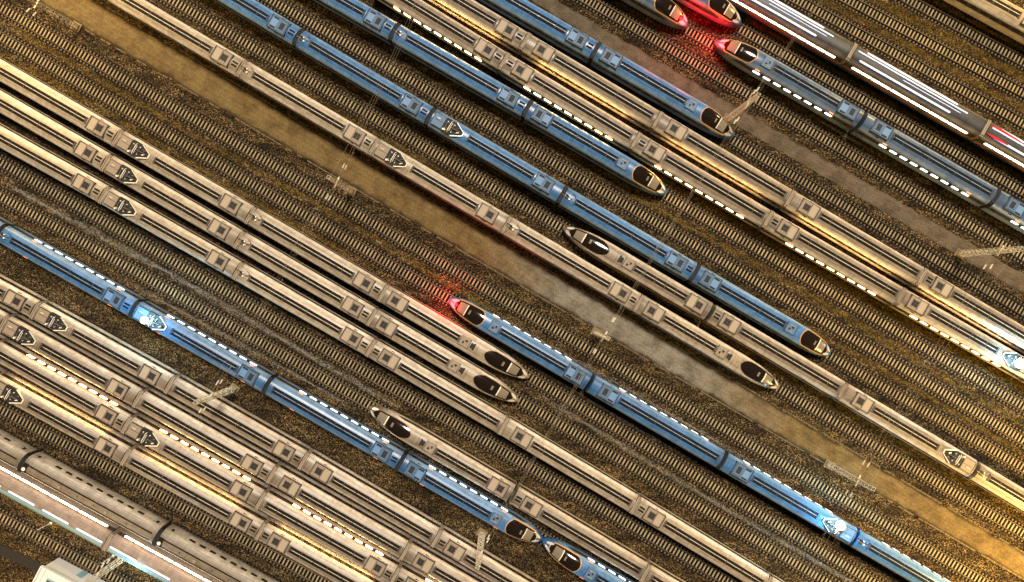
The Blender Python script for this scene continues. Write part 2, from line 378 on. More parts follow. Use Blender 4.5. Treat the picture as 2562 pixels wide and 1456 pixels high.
MESH = {}
def cache(name, fn):
    if name not in MESH:
        o = fn(); MESH[name] = o.data; bpy.data.objects.remove(o)
    return MESH[name]
def put(name, key, fn, parent, loc=(0,0,0), rz=0):
    return link(name, cache(key, fn), parent, loc, rz)

def ac_unit(style):
    h, rb = (M['acC'], M['acD']) if style == 'cream' else (M['acB'], M['acDB'])
    mb = MB()                                     # local: x 0 .. 3.2 ; panel first, fans after
    mb.box(0, 3.2, -1.08, 1.08, 3.50, 3.985, 0); mb.box(0.25, 1.30, -0.9, 0.9, 3.6, 4.0, 3)
    mb.box(-0.02, 0.14, -1.14, 1.14, 3.48, 4.07, 1); mb.box(3.06, 3.22, -1.14, 1.14, 3.48, 4.07, 1)
    mb.box(0.14, 3.06, -1.12, -1.04, 3.48, 4.02, 1); mb.box(0.14, 3.06, 1.04, 1.12, 3.48, 4.02, 1)
    if style == 'cream':
        mb.box(1.42, 1.48, -0.95, 0.95, 3.98, 4.03, 1)
        mb.box(1.52, 2.60, -0.62, 0.62, 3.98, 4.02, 1)
        for sx in (1.62, 2.10):
            for sy in (-0.44, 0.03): mb.box(sx, sx+0.40, sy, sy+0.41, 4.0, 4.045, 2)
        mb.box(1.62, 2.5, -0.80, -0.56, 4.0, 4.04, 0); mb.box(1.62, 2.5, 0.56, 0.80, 4.0, 4.04, 0)
    else:
        mb.box(0.35, 1.30, -0.92, -0.62, 3.98, 4.02, 2); mb.box(0.35, 1.30, 0.62, 0.92, 3.98, 4.02, 2)
        mb.box(1.50, 2.95, -0.95, 0.95, 3.98, 4.02, 1)
        for i in range(4):
            for j in range(5):
                c = 2 if (i in (1,2) and j in (1,2,3)) else 0
                mb.box(1.55+i*0.35, 1.84+i*0.35, -0.90+j*0.365, -0.60+j*0.365, 4.0, 4.04, c)
    return mb.build('air_conditioner', [h, rb, M['black'], M['lidC' if style == 'cream' else 'lidB']])
def ac_slots(style):
    mb = MB(); mb.box(0, 0.95, 0.12, 0.40, 3.86, 3.97, 0); mb.box(0, 0.95, -0.40, -0.12, 3.86, 3.97, 0)
    return mb.build('vent', M['channel'])
def channel(L, style):
    mb = MB()
    mb.box(0, L, 0.07, 0.50, 3.80, 3.945, 0); mb.box(0, L, -0.50, -0.07, 3.80, 3.945, 0)
    x = 0.5
    while x < L-1:
        l = random.uniform(2.2, 5); mb.box(x, min(x+l, L-0.3), -0.05, 0.05, 3.85, 3.96, 1); x += l+random.uniform(0.15, 0.5)
    mb.box(-0.12, 0.16, -0.56, 0.56, 3.78, 4.0, 2); mb.box(L-0.16, L+0.12, -0.56, 0.56, 3.78, 4.0, 2)
    for bx in np.linspace(2, L-2, 4): mb.box(bx, bx+0.10, -0.5, 0.5, 3.93, 3.965, 2)
    return mb.build('roof_channel', [M['channel'], M['ridgeC' if style == 'cream' else 'ridgeB'], M['acD' if style == 'cream' else 'acDB']])
def small_box(style):
    mb = MB()
    mb.box(0, 1.75, -0.80, 0.80, 3.60, 4.0, 0); mb.box(0.0, 0.08, -0.85, 0.85, 3.60, 4.05, 1); mb.box(1.67, 1.75, -0.85, 0.85, 3.60, 4.05, 1)
    mb.box(0.5, 0.75, -0.42, 0.0, 4.0, 4.05, 2); mb.box(0.9, 1.25, 0.06, 0.42, 4.0, 4.05, 2)
    mb.box(0.45, 1.25, -0.50, -0.45, 4.0, 4.1, 3); mb.box(0.45, 1.25, 0.45, 0.50, 4.0, 4.1, 3)
    if style == 'cream':
        mb.box(1.9, 2.5, -0.42, 0.42, 3.80, 3.97, 2); mb.box(2.4, 2.7, -0.55, 0.55, 3.78, 3.96, 2)
    return mb.build('roof_hatch', [M['acC' if style == 'cream' else 'acB'], M['acD' if style == 'cream' else 'acDB'], M['black'], M['ridgeC']])
def panto_well(style):
    h, rb = (M['acC'], M['acD']) if style == 'cream' else (M['acB'], M['acDB'])
    mb = MB()                                    # plate 0..1.9, pit as a black plate, its shade in the colour, 2.0 .. 5.4 pointing +x
    mb.box(0, 1.85, -0.98, 0.98, 3.55, 4.0, 0); mb.box(-0.05, 0.0, -1.05, 1.05, 3.5, 4.04, 1); mb.box(1.85, 1.98, -1.05, 1.05, 3.5, 4.05, 1)
    mb.box(0, 1.85, -1.05, -0.98, 3.5, 4.03, 1); mb.box(0, 1.85, 0.98, 1.05, 3.5, 4.03, 1); mb.box(0.3, 1.85, -0.03, 0.03, 4.0, 4.03, 1)
    pts = [(1.98,-1.18),(3.7,-1.18),(5.35,-0.30),(5.35,0.30),(3.7,1.18),(1.98,1.18)]
    n = len(pts)
    mb.add([(x,y,3.50) for x,y in pts]+[(x,y,3.975) for x,y in pts], [tuple(range(n, 2*n))]+[(i,(i+1)%n,n+(i+1)%n,n+i) for i in range(n)], 2)
    def edge(a, b, w, z, mi):
        a = Vector((*a,0)); b = Vector((*b,0)); d = (b-a).normalized(); nn = Vector((-d.y,d.x,0))*w/2
        v = [a-nn,b-nn,b+nn,a+nn]
        mb.add([(p.x,p.y,3.50) for p in v]+[(p.x,p.y,z) for p in v], [(4,5,6,7),(0,1,5,4),(1,2,6,5),(2,3,7,6),(3,0,4,7)], mi)
    edge((3.7,-1.2),(5.42,-0.30),0.16,4.10,3); edge((5.42,-0.34),(5.42,0.34),0.18,4.10,3); edge((3.7,1.2),(5.42,0.30),0.10,4.05,3)
    for y in (-1.42, 1.42):
        for i in range(7): mb.box(0.4+i*0.75, 0.48+i*0.75, y-0.04, y+0.04, 3.1, 3.32, 2)
    mb.box(0.5, 1.1, 0.3, 0.38, 4.0, 4.1, 3)
    return mb.build('pantograph_well', [h, rb, M['black'], M['cream' if style == 'cream' else 'pearl'] if style != 'cream' else M['ridgeW']])
M['ridgeW'] = mat('pale edging', (0.75, 0.66, 0.50), 0.5)
def pantograph():
    mb = MB()
    z = 4.05
    for x, y in ((2.4,-0.6),(2.4,0.6),(3.6,-0.6),(3.6,0.6)):
        for k in range(3): mb.disc(x, y, z-0.05+k*0.07, z-0.01+k*0.07, 0.10, 8, 1)
    mb.tube((2.4,-0.6,z+0.17),(2.4,0.6,z+0.17),0.05); mb.tube((3.6,-0.6,z+0.17),(3.6,0.6,z+0.17),0.05)
    mb.tube((2.4,-0.5,z+0.17),(3.6,-0.35,z+0.17),0.05); mb.tube((2.4,0.5,z+0.17),(3.6,0.35,z+0.17),0.05)
    mb.tube((3.5,0,z+0.22),(4.9,0.0,z+0.30),0.06); mb.tube((4.9,0,z+0.30),(3.0,0,z+0.42),0.05)
    mb.tube((3.0,-0.75,z+0.46),(3.0,0.75,z+0.46),0.06,6,1); mb.tube((3.25,-0.70,z+0.46),(3.25,0.70,z+0.46),0.04,6,1)
    mb.tube((3.0,0.75,z+0.46),(3.1,0.98,z+0.36),0.04,6,1); mb.tube((3.0,-0.75,z+0.46),(3.1,-0.98,z+0.36),0.04,6,1)
    mb.tube((4.4,-0.35,z+0.12),(4.8,-0.1,z+0.2),0.09,8,1); mb.tube((4.3,0.4,z+0.1),(4.7,0.5,z+0.14),0.08,8,0)
    mb.disc(2.25,-0.85,z,z+0.22,0.16,10,1); mb.disc(2.55,-0.80,z,z+0.2,0.12,10,2)
    return mb.build('pantograph', [M['dsteel'], M['porcelain'], M['copper']])
def cable_end(style):
    mb = MB()
    mb.box(0.2, 0.7, -0.35, 0.35, 3.8, 4.02, 0); mb.disc(0.95, -0.2, 3.9, 4.2, 0.13, 10, 1); mb.disc(0.75, 0.30, 3.9, 4.2, 0.11, 10, 1)
    prev = None
    for i in range(11):
        a = math.pi*i/10; p = (1.1+0.55*math.sin(a)*1.2, 0.1+0.75*(1-math.cos(a))/2, 4.15+0.05*math.sin(a))
        if prev: mb.tube(prev, p, 0.045, 5, 0)
        prev = p
    mb.tube((-0.4,0.0,4.1),(0.95,-0.2,4.12),0.05,5,2); mb.tube((-0.5,0.25,4.1),(0.75,0.3,4.12),0.05,5,0)
    return mb.build('roof_cable', [M['black'], M['porcelain'], M['copper']])
def win_mesh(L, m):
    mb = MB(); y0, z0, y1, z1 = 1.656, 2.32, 1.612, 2.86
    h = L/2; pts = [(-h+0.12,y0,z0),(h-0.12,y0,z0),(h,y0-0.02,z0+0.12),(h,y1+0.02,z1-0.12),(h-0.12,y1,z1),(-h+0.12,y1,z1),(-h,y1+0.02,z1-0.12),(-h,y0-0.02,z0+0.12)]
    n = len(pts); mb.add([(x,y+0.008,z) for x,y,z in pts], [tuple(range(n))[::-1]])
    return mb.build('window', m)
def door_mesh(m):
    mb = MB(); pts = [(1.58,0.70),(1.692,1.75),(1.682,2.15),(1.612,2.98)]
    for i in range(3):
        (y0,z0),(y1,z1) = pts[i],pts[i+1]
        for x0, x1 in ((-0.5,-0.44),(0.44,0.5)): mb.add([(x0,y0,z0),(x1,y0,z0),(x1,y1,z1),(x0,y1,z1)],[(0,1,2,3)],0)
    mb.add([(-0.24,1.686,2.2),(0.24,1.686,2.2),(0.24,1.625,2.9),(-0.24,1.625,2.9)],[(0,1,2,3)],1)
    return mb.build('door', [M['black'], m])
def shoulder_vent():
    mb = MB(); z = prof_z(1.28); mb.box(-0.32, 0.05, 1.22, 1.34, z-0.1, z+0.045, 0); mb.box(0.14, 0.30, 1.23, 1.33, z-0.1, z+0.045, 0)
    return mb.build('shoulder_vent', M['black'])
def display_mesh():
    mb = MB(); mb.add([(-0.38,1.545,3.18),(0.38,1.545,3.18),(0.38,1.46,3.36),(-0.38,1.46,3.36)],[(0,1,2,3)]); return mb.build('side_display', M['orange'])
def gangway(style):
    mb = MB()
    for i in range(5):
        x = 12.12+i*0.11; k = (1.42 if i % 2 else 1.54) if style == 'blue' else (1.40 if i == 2 else 1.53)
        mb.box(x, x+0.10, -k, k, 0.7, 3.62-(0.06 if i % 2 else 0), 0); mb.box(x+0.001, x+0.099, -k*.8, k*.8, 3.6, 3.78-(0.12 if i == 2 else 0), 0)
    return mb.build('gangway', M['black'] if style == 'blue' else M['gangC'])
M['gangC'] = mat('tan bellows', (0.30, 0.235, 0.165), 0.8)
M['seam'] = mat('roof seam', (0.05, 0.04, 0.03), 0.7)
def seam(style):
    mb = MB(); 
    ys = np.linspace(-1.55, 1.55, 17)
    for a, b in zip(ys[:-1], ys[1:]):
        mb.add([(0,a,prof_z(a)+0.006),(0.05,a,prof_z(a)+0.006),(0.05,b,prof_z(b)+0.006),(0,b,prof_z(b)+0.006)],[(0,1,2,3)])
    return mb.build('roof_seam', M['seam'])
def end_ring(style):
    mb = MB(); s = 1.02
    for x in (0, ):
        for i in range(len(SEC)-1):
            (y0,z0),(y1,z1) = SEC[i], SEC[i+1]
            mb.add([(x,y0*s,z0*s),(x+0.07,y0*s,z0*s),(x+0.07,y1*s,z1*s),(x,y1*s,z1*s)],[(0,1,2,3)])
    return mb.build('end_seal', M['seam'])

ST = {'cream':'cream','sand':'cream','grey':'cream','olive':'cream','blue':'blue','slate':'blue'}
def build_car(parent, typ, livery, lights, one_side=False, nose_lights=None, gang=True):
    """typ: B (trough then unit), C (unit then trough), A (pantograph, trough, unit), P (pantograph, trough), X (cable, trough, unit), N (nose)"""
    st = ST[livery]; u = lambda f: -12.1+24.2*f
    nose = st if typ == 'N' else None
    key = 'body_%s_%s' % (livery, typ == 'N')
    body = link('carriage', cache(key, lambda: body_mesh(nose).build('carriage', [M[livery], M['black']], None, True, 40)), parent)
    def AC(x, flip): 
        put('air_conditioner', 'ac_'+st, lambda: ac_unit(st), body, (x,0,0) if not flip else (x+3.2,0,0), math.pi if flip else 0)
        put('shoulder_vent', 'sv', shoulder_vent, body, (x+1.6,0,0)); put('shoulder_vent', 'sv', shoulder_vent, body, (x+1.6,0,0), math.pi)
    def CH(a, b): 
        L = round(b-a, 1); put('roof_channel', 'ch_%s_%.1f' % (st, L), lambda: channel(L, st), body, (a,0,0))
    if typ == 'B': CH(u(.035), u(.785)); AC(u(.80), False)
    if typ == 'D': CH(u(.035), u(.785)); AC(u(.80), False)
    if typ == 'C': AC(u(.065), True); CH(u(.215), u(.97))
    if typ == 'X': CH(u(.085), u(.785)); AC(u(.80), False); put('roof_cable', 'cab'+st, lambda: cable_end(st), body, (-12.0,0,0))
    if typ in 'AP':
        put('pantograph_well', 'pw'+st, lambda: panto_well(st), body, (u(.018),0,0)); put('pantograph', 'pan', pantograph, body, (u(.018),0,0))
        put('roof_seam', 'seam', lambda: seam(st), body, (u(.265),0,0))
        if typ == 'A': CH(u(.285), u(.785)); AC(u(.80), False)
        else: CH(u(.285), u(.80)); AC(u(.83), False)
    if typ in 'BX' : put('vent', 'slots'+st, lambda: ac_slots(st), body, (u(.945),0,0))
    if typ == 'C' and random.random() < .4: put('vent', 'slots'+st, lambda: ac_slots(st), body, (u(.015),0,0))
    wn = 9; wx0, step = -7.0, 1.93
    if typ == 'N':
        n = NOSE[st]; L = n['L']; tip = L/2; x0 = -L/2
        AC(x0+0.9, True)
        if st == 'cream':
            CH(x0+4.3, x0+14.0); put('roof_hatch', 'hatch'+st, lambda: small_box(st), body, (x0+14.2,0,0)); put('roof_seam', 'seam', lambda: seam(st), body, (x0+17.3,0,0))
            xa, xb = tip-8.3, tip-1.25
        else:
            CH(x0+4.2, x0+16.4); put('roof_hatch', 'hatch'+st, lambda: small_box(st), body, (x0+16.6,0,0))
            xa, xb = tip-6.75, tip-1.35
        ring = M['brown'] if st == 'cream' else M['gold']; g = 0.07 if st == 'cream' else 0.13
        can = put('cab_canopy', 'can'+st, lambda: patch(st, xa, xb, canopy_w(st), 0.035).build('cab_canopy', M['glass'], None, True), body)
        put('canopy_stripe', 'ring'+st, lambda: patch(st, xa-g, xb+g, canopy_w(st, g), 0.015).build('canopy_stripe', ring, None, True), body)
        s0, s1 = (0.66, 0.87) if st == 'cream' else (0.62, 0.86)
        cw = canopy_w(st)
        put('windscreen', 'ws'+st, lambda: patch(st, xa+(xb-xa)*s0, xa+(xb-xa)*s1, lambda t, x: 0.80*cw((x-xa)/(xb-xa), x), 0.06, 10, 8).build('windscreen', M['screen'], None, True), body)
        put('windscreen_frame', 'wf'+st, lambda: patch(st, xa+(xb-xa)*(s0-.035), xa+(xb-xa)*(s0-.005), lambda t, x: 0.82*cw((x-xa)/(xb-xa), x), 0.075, 3, 8).build('windscreen_frame', M['ridgeW'], None, True), body)
        put('sunroof', 'sr'+st, lambda: patch(st, xa+(xb-xa)*.45, xa+(xb-xa)*.50, lambda t, x: 0.36, 0.07, 3, 4).build('sunroof', M['screen']), body)
        for sy in (-1, 1):
            hot = nose_lights == 'red'
            def hl(sy=sy, hot=hot):
                mb = MB(); n = 14
                a = Vector((tip-0.62, 0.20*sy)); b = Vector((tip-1.75, 0.72*sy)); d = (b-a); q = Vector((-d.y, d.x)).normalized()*0.20
                pts = [a+d*(0.5-0.5*math.cos(2*math.pi*i/n))+q*math.sin(2*math.pi*i/n) for i in range(n)]
                mb.add([(p.x,p.y,nose_surface(p.x,p.y,st)+0.05) for p in pts], [tuple(range(n))])
                return mb.build('headlight', M['redhot'] if hot else M['lens'])
            put('headlight', 'hl%s%d%s' % (st, sy, nose_lights), hl, body)
        wn = 7 if st == 'cream' else 8; wx0 = x0+4.6
    elif gang: put('gangway', 'gw'+st, lambda: gangway(st), body)
    wm = {'warm':'winW','cool':'winC','bright':'winL',None:'glassU'}[lights]
    wl = 1.30 if lights != 'bright' else 1.80
    for i in range(wn):
        for sd in (0, 1):
            q = wm if not (one_side and sd != one_side-1) else 'glassU'
            put('window', 'win%s%.1f' % (q, wl), lambda: win_mesh(wl, M[q]), body, (wx0+i*step, 0, 0), math.pi*sd)
    dx = (-11.0, 10.9) if typ != 'N' else (x0+1.2, )
    for x in dx:
        for sd in (0, 1): put('door', 'dooru', lambda: door_mesh(M['glassU']), body, (x,0,0), math.pi*sd)
    if lights in ('warm', 'cool'):
        for x in (wx0-0.1, wx0+(wn-1)*step+0.1):
            for sd in ((0, 1) if not one_side else (one_side-1,)): put('side_display', 'disp', display_mesh, body, (x,0,0), math.pi*sd)
    return body

PITCH = 24.73
COVER = {}
def train(al, anchor, before, after, livery, label, group=None, lights=None, nose_lights=None, special=None, side=0):
    """before: car types right to left ending at the anchor coupling; after: left to right from it. 'nN' = nose pointing back (up-left)."""
    A = ALN[al]; x0, y0 = P(*anchor, ZR); s0 = A.of(x0)
    cars = []; s = s0
    NL = NOSE[ST[livery]]['L']+0.26
    for t in before:
        L = NL if 'N' in t else PITCH
        cars.append((t, s-L, s)); s -= L
    smin = s; s = s0
    for t in after:
        L = NL if 'N' in t else PITCH
        cars.append((t, s, s+L)); s += L
    smax = s
    ex, ey, ea = A.at(s0)
    root = empty('train', (ex, ey, 0.0)); tag(root, label, 'train', group)
    for t, a, b in cars:
        xa, ya, _ = A.at(a); xb, yb, _ = A.at(b)
        ang = math.atan2(yb-ya, xb-xa); flip = t.startswith('r')
        ty = t.replace('r', '')
        lt = lights
        if special and ty == 'S': car = special(root)
        else: car = build_car(root, ty, livery, lt, (0 if not side else (3-side if flip else side)), nose_lights=nose_lights)
        mx, my = (xa+xb)/2, (ya+yb)/2
        if ty == 'N':    # sit against the coupling
            L = NOSE[ST[livery]]['L']; d = Vector((math.cos(ang), math.sin(ang)))
            c = Vector((xb, yb))-d*(0.26+L/2) if flip else Vector((xa, ya))+d*(0.26+L/2); mx, my = c
        car.location = (mx-ex, my-ey, 0.18); car.rotation_euler = (0,0,ang+(math.pi if flip else 0))
    COVER.setdefault(al, []).append((smin, smax))
    return root
G1 = 'trains stabled side by side in the yard'

# passing trains; their light streaks are added as pale roof strips
def car_express(root):
    body = link('carriage', cache('bodyexp', lambda: body_mesh(None).build('carriage', [M['grey'], M['black']], None, True, 40)), root)
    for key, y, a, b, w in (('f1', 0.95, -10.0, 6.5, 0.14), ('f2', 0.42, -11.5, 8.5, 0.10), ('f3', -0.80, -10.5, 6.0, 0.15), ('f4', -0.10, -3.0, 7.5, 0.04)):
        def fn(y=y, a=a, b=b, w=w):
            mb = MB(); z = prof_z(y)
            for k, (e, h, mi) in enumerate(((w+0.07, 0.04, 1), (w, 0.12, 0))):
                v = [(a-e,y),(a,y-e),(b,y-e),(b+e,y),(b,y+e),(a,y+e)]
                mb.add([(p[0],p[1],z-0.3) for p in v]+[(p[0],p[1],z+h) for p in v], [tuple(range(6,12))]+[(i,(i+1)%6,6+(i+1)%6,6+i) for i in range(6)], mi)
            return mb.build('light_streak', [M['pearl'], M['cobalt']])
        put('light_streak', 'lightstreak'+key, fn, body)
    if len(root.children) == 4:       # red light streaks, added as roof panels at the last car's near end
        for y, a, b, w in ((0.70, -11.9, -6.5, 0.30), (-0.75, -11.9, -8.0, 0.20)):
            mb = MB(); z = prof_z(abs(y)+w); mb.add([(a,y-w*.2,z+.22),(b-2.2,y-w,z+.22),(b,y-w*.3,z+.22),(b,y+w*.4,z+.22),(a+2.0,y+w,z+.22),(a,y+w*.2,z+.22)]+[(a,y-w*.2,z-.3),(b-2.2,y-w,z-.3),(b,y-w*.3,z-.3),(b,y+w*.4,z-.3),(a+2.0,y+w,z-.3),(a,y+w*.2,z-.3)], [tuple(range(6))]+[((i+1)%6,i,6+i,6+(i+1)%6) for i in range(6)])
            mb.build('roof_panel', M['redpaint'], body)  # red light streak, added as a strip on the roof
    put('gangway', 'gwcream', lambda: gangway('cream'), body)
    for i in range(12):
        for sd in (0, 1): put('window', 'winE', lambda: win_mesh(1.74, M['winL']), body, (-9.9+i*1.8, 0, 0), math.pi*sd)
    def stripe():
        mb = MB(); mb.add([(-12,-1.685,1.72),(12,-1.685,1.72),(12,-1.665,2.0),(-12,-1.665,2.0)],[(3,2,1,0)]); return mb.build('side_stripe', M['redpaint'])
    put('side_stripe', 'redst', stripe, body)
    return body
def car_local(root):
    body = link('carriage', cache('bodyloc', lambda: body_mesh(None).build('carriage', [M['pinkish'], M['teal']], None, True, 40)), root)
    for i in range(4):  # light streaks, added as pale strips along the roof
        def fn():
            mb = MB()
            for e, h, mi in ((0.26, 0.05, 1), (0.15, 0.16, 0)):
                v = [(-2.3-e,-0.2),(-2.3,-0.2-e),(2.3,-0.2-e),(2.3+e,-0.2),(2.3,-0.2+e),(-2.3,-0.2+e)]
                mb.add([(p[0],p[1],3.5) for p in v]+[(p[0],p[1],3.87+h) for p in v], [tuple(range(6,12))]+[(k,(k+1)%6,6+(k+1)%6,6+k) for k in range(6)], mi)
            return mb.build('light_streak', [M['pearl'], M['cobalt']])
        put('light_streak', 'locf', fn, body, (-9.2+i*6.2, 0, 0))
    put('gangway', 'gwcream', lambda: gangway('cream'), body)
    def rl():
        mb = MB(); z = prof_z(1.25); mb.box(-12,12,1.20,1.24,z-0.1,z+0.03,0); return mb.build('roof_rail', M['redpaint'])
    put('roof_rail', 'rl', rl, body)
    def deck():
        mb = MB(); ys = np.linspace(-1.52, -0.55, 8)
        for a, b in zip(ys[:-1], ys[1:]): mb.add([(-12,a,prof_z(a)+0.008),(12,a,prof_z(a)+0.008),(12,b,prof_z(b)+0.008),(-12,b,prof_z(b)+0.008)],[(0,1,2,3)])
        return mb.build('roof_panel', M['teal'])
    put('roof_panel', 'dk', deck, body)
    for i in range(12):
        for sd in (0, 1): put('window', 'winE', lambda: win_mesh(1.74, M['winL']), body, (-9.9+i*1.8, 0, 0), math.pi*sd)
    return body
M['pinkish'] = paint('warm grey roof', (0.62, 0.50, 0.42), (0.34, 0.26, 0.21), 0.6, 0.4)
def car_coach(root):
    body = link('carriage', cache('bodycoach', lambda: body_mesh(None).build('carriage', [M['olive'], M['black']], None, True, 40)), root)
    def tr():
        mb = MB()
        for y in (-0.95, 0.30): mb.box(-11.6, 11.4, y-0.11, y+0.11, prof_z(y)-0.2, prof_z(y)+0.03, 0)
        mb.box(-12.0,-11.2,-1.0,0.5,3.6,4.0,0); mb.disc(-11.6,-0.5,3.9,4.1,0.3,12,1)
        for x in (-5.5, 3.0): mb.box(x, x+0.5, -0.55, -0.10, 3.8, 4.06, 2)
        for x in (-8,-2,1,7): mb.disc(x, -0.3, 3.9, 3.97, 0.1, 8, 0)
        return mb.build('roof_channel', [M['channel'], M['porcelain'], M['acC']])
    put('roof_channel', 'coachtr', tr, body); put('gangway', 'gwblue', lambda: gangway('blue'), body)
    for i in range(9):
        for sd in (0, 1): put('window', 'winglassU1.0', lambda: win_mesh(1.15, M['glassD']), body, (-7.4+i*1.9, 0, 0), math.pi*sd)
    for x in (-11.0, 10.9):
        for sd in (0, 1): put('door', 'dooru', lambda: door_mesh(M['glassU']), body, (x,0,0), math.pi*sd)
    return body

train(2, (-70,1172), ['S'], ['S','S','S'], 'grey', 'brightly lit train at the lower left corner with light streaks added as white blue-edged roof strips', lights='bright', special=car_local)
train(3, (55,1158), ['S'], ['S','S','S'], 'olive', 'unlit older coaches with two separate roof troughs, beside the bright train at the lower left', special=car_coach)
train(5, (313,1143), ['A','B'], ['B','C','C'], 'cream', 'cream train between an empty track and the warm-lit train at lower left', G1)
train(6, (315,1063), ['B','B'], ['A','B','C'], 'cream', 'cream train with warm lit windows at lower left, pantograph behind its first coupling', G1, 'warm')
train(7, (343,1001), ['A','B'], ['B','C','C','C'], 'cream', 'unlit cream train directly above the warm-lit one at lower left', G1)
train(8, (423,965), ['A','B'], ['B','C','C','C'], 'cream', 'unlit cream train whose upper edge glows blue, nearest to the long lit blue train', G1)
train(9, (333,770), ['X','B'], ['A','B','N'], 'blue', 'long blue train with lit windows at lower left, glaring lamp on its roof', None, 'cool')
train(9, (1716,1553), ['rN'], ['C'], 'blue', 'blue train cut by the lower edge, black nose touching another blue nose', None, 'cool')
train(10, (1282.7,1240), ['rN'], ['C','B','C'], 'cream', 'cream train with its pointed nose facing up-left, below the middle of the yard', G1)
train(12, (258,487), ['B','B'], ['A','X','C','C','C','C'], 'sand', 'lowest of the three abreast cream trains on the left, the longest', G1)
train(13, (263,401), ['B','B'], ['A','X','N'], 'sand', 'middle one of the three cream trains standing abreast on the left', G1)
train(14, (291.7,345), ['B','B'], ['A','X','N'], 'sand', 'uppermost of the three abreast cream trains on the left, shoulder tinted red', G1)
train(15, (1476,952), ['rN'], ['C','rA','X','B'], 'blue', 'blue train in the centre with red nose lamps and a blazing roof lamp', None, 'cool', 'red', side=1)
train(17, (603,173), ['B','B'], ['X','A','X','N'], 'sand', 'unlit cream train running along the upper side of the dirt road', G1)
train(18, (1778.5,785.3), ['rN'], ['C','rA','X'], 'cream', 'cream train with up-left facing nose beside the middle unlit blue train', G1)
train(19, (745,95), ['B','B'], ['X','A','X','N'], 'blue', 'long unlit blue train through the middle with a gold-rimmed nose')
train(21, (986,80), ['B','B'], ['X','N'], 'blue', 'unlit blue train beside the warm-lit cream train, nose pointing down-right')
train(22, (1261,157), ['B'], ['C','C','C','rP','C'], 'cream', 'cream train with warm lit windows in the upper right, flood lamp at the right edge', G1, 'warm')
train(23, (1314,106), ['B'], ['C','C','C','C'], 'cream', 'cream train with a gold glowing lower shoulder, just above the warm-lit cream train', G1)
train(24, (1491,126.7), ['B'], ['N'], 'blue', 'unlit blue train at top centre with a black canopy, along the grey path')
train(26, (2159,302), ['rN'], ['C','C'], 'slate', 'slate blue train at upper right with red nose lamps and lit windows', None, 'cool', 'red', side=2)
train(26, (1375,-150), [], ['N'], 'slate', 'red-lamped slate nose at the top edge facing the other red-lamped train', None, None, 'red')
train(27, (1510,-155), [], ['N'], 'slate', 'white-lipped train nose at the top edge glowing red along its flank')
train(28, (2132,127), ['S','S'], ['S','S'], 'grey', 'brightly lit train crossing the upper right corner with light streaks added as long white roof strips', lights='bright', special=car_express)
train(32, (2620,77), ['P'], ['C'], 'sand', 'cream train in the top right corner with pantograph gear on its roof', G1)

# ------------------------------------------------------------------ tracks
TRACK_LABEL = {
 1: 'narrow empty track at the lower left between the bright train and the white hut',
 2: 'track under the brightly lit train at the lower left corner', 3: 'track under the older coaches at the lower left',
 4: 'empty track between the older coaches and the lowest cream train', 5: 'track under the lowest cream train at lower left',
 6: 'track under the warm-lit cream train at lower left', 7: 'track under the unlit cream train above the warm-lit one at lower left',
 8: 'track under the cream train with the blue glowing edge', 9: 'track under the long lit blue train and the blue train nosed against it',
 10: 'track empty at the left, ending under the cream nose facing it', 11: 'empty track across the whole lower half between two cream trains',
 12: 'track under the longest cream train on the left', 13: 'track under the middle of the three abreast cream trains, bare past its nose',
 14: 'track under the uppermost of the three abreast cream trains, bare past its nose', 15: 'track empty at upper left, leading to the red lamps of the centre blue train',
 16: 'empty track along the lower side of the dirt road', 17: 'track under the cream train beside the dirt road, bare at lower right',
 18: 'track starting at top left, ending under the up-left facing cream nose', 19: 'track under the middle blue train, bare beyond its gold-rimmed nose',
 20: 'empty track between the two unlit blue trains', 21: 'track under the unlit blue train beside the warm-lit one, bare to its right',
 22: 'track under the warm-lit cream train in the upper right', 23: 'track under the gold glowing cream train in the upper right',
 24: 'track below the grey path, bare beyond the black canopied blue nose', 25: 'empty track along the upper side of the grey path',
 26: 'track under the two trains facing each other with red lamps', 27: 'track beyond the white-lipped nose, next below the bright express',
 28: 'track under the bright train in the upper right corner', 29: 'empty track directly above the bright train at upper right',
 30: 'empty track second above the bright train at upper right', 31: 'empty track just below the cream train in the top right corner',
 32: 'track under the cream train in the top right corner'}
def sleeper_mesh():
    mb = MB()       # across = local y
    for y0, y1, w0, w1, z, mi in ((-1.26,-0.96,0.125,0.12,-0.01,2),(-0.96,-0.60,0.12,0.12,0.0,1),(-0.60,0.60,0.12,0.12,-0.005,0),(0.60,0.96,0.12,0.12,0.0,1),(0.96,1.26,0.12,0.125,-0.01,2)):
        v = [(-w0,y0),(w0,y0),(w1,y1),(-w1,y1)]
        zb = -0.22
        mb.add([(x*1.15,y,zb) for x,y in v]+[(x,y,z) for x,y in v], [(4,5,6,7),(0,1,5,4),(1,2,6,5),(2,3,7,6),(3,0,4,7)], mi)
    me = mb.build('sleeper', [M['sleeper'], M['seat'], M['sleeperE']]); d = me.data; bpy.data.objects.remove(me); return d
SLP = sleeper_mesh()
SV = [tuple(v.co) for v in SLP.vertices]; SF = [tuple(p.vertices) for p in SLP.polygons]; SM = [p.material_index for p in SLP.polygons]
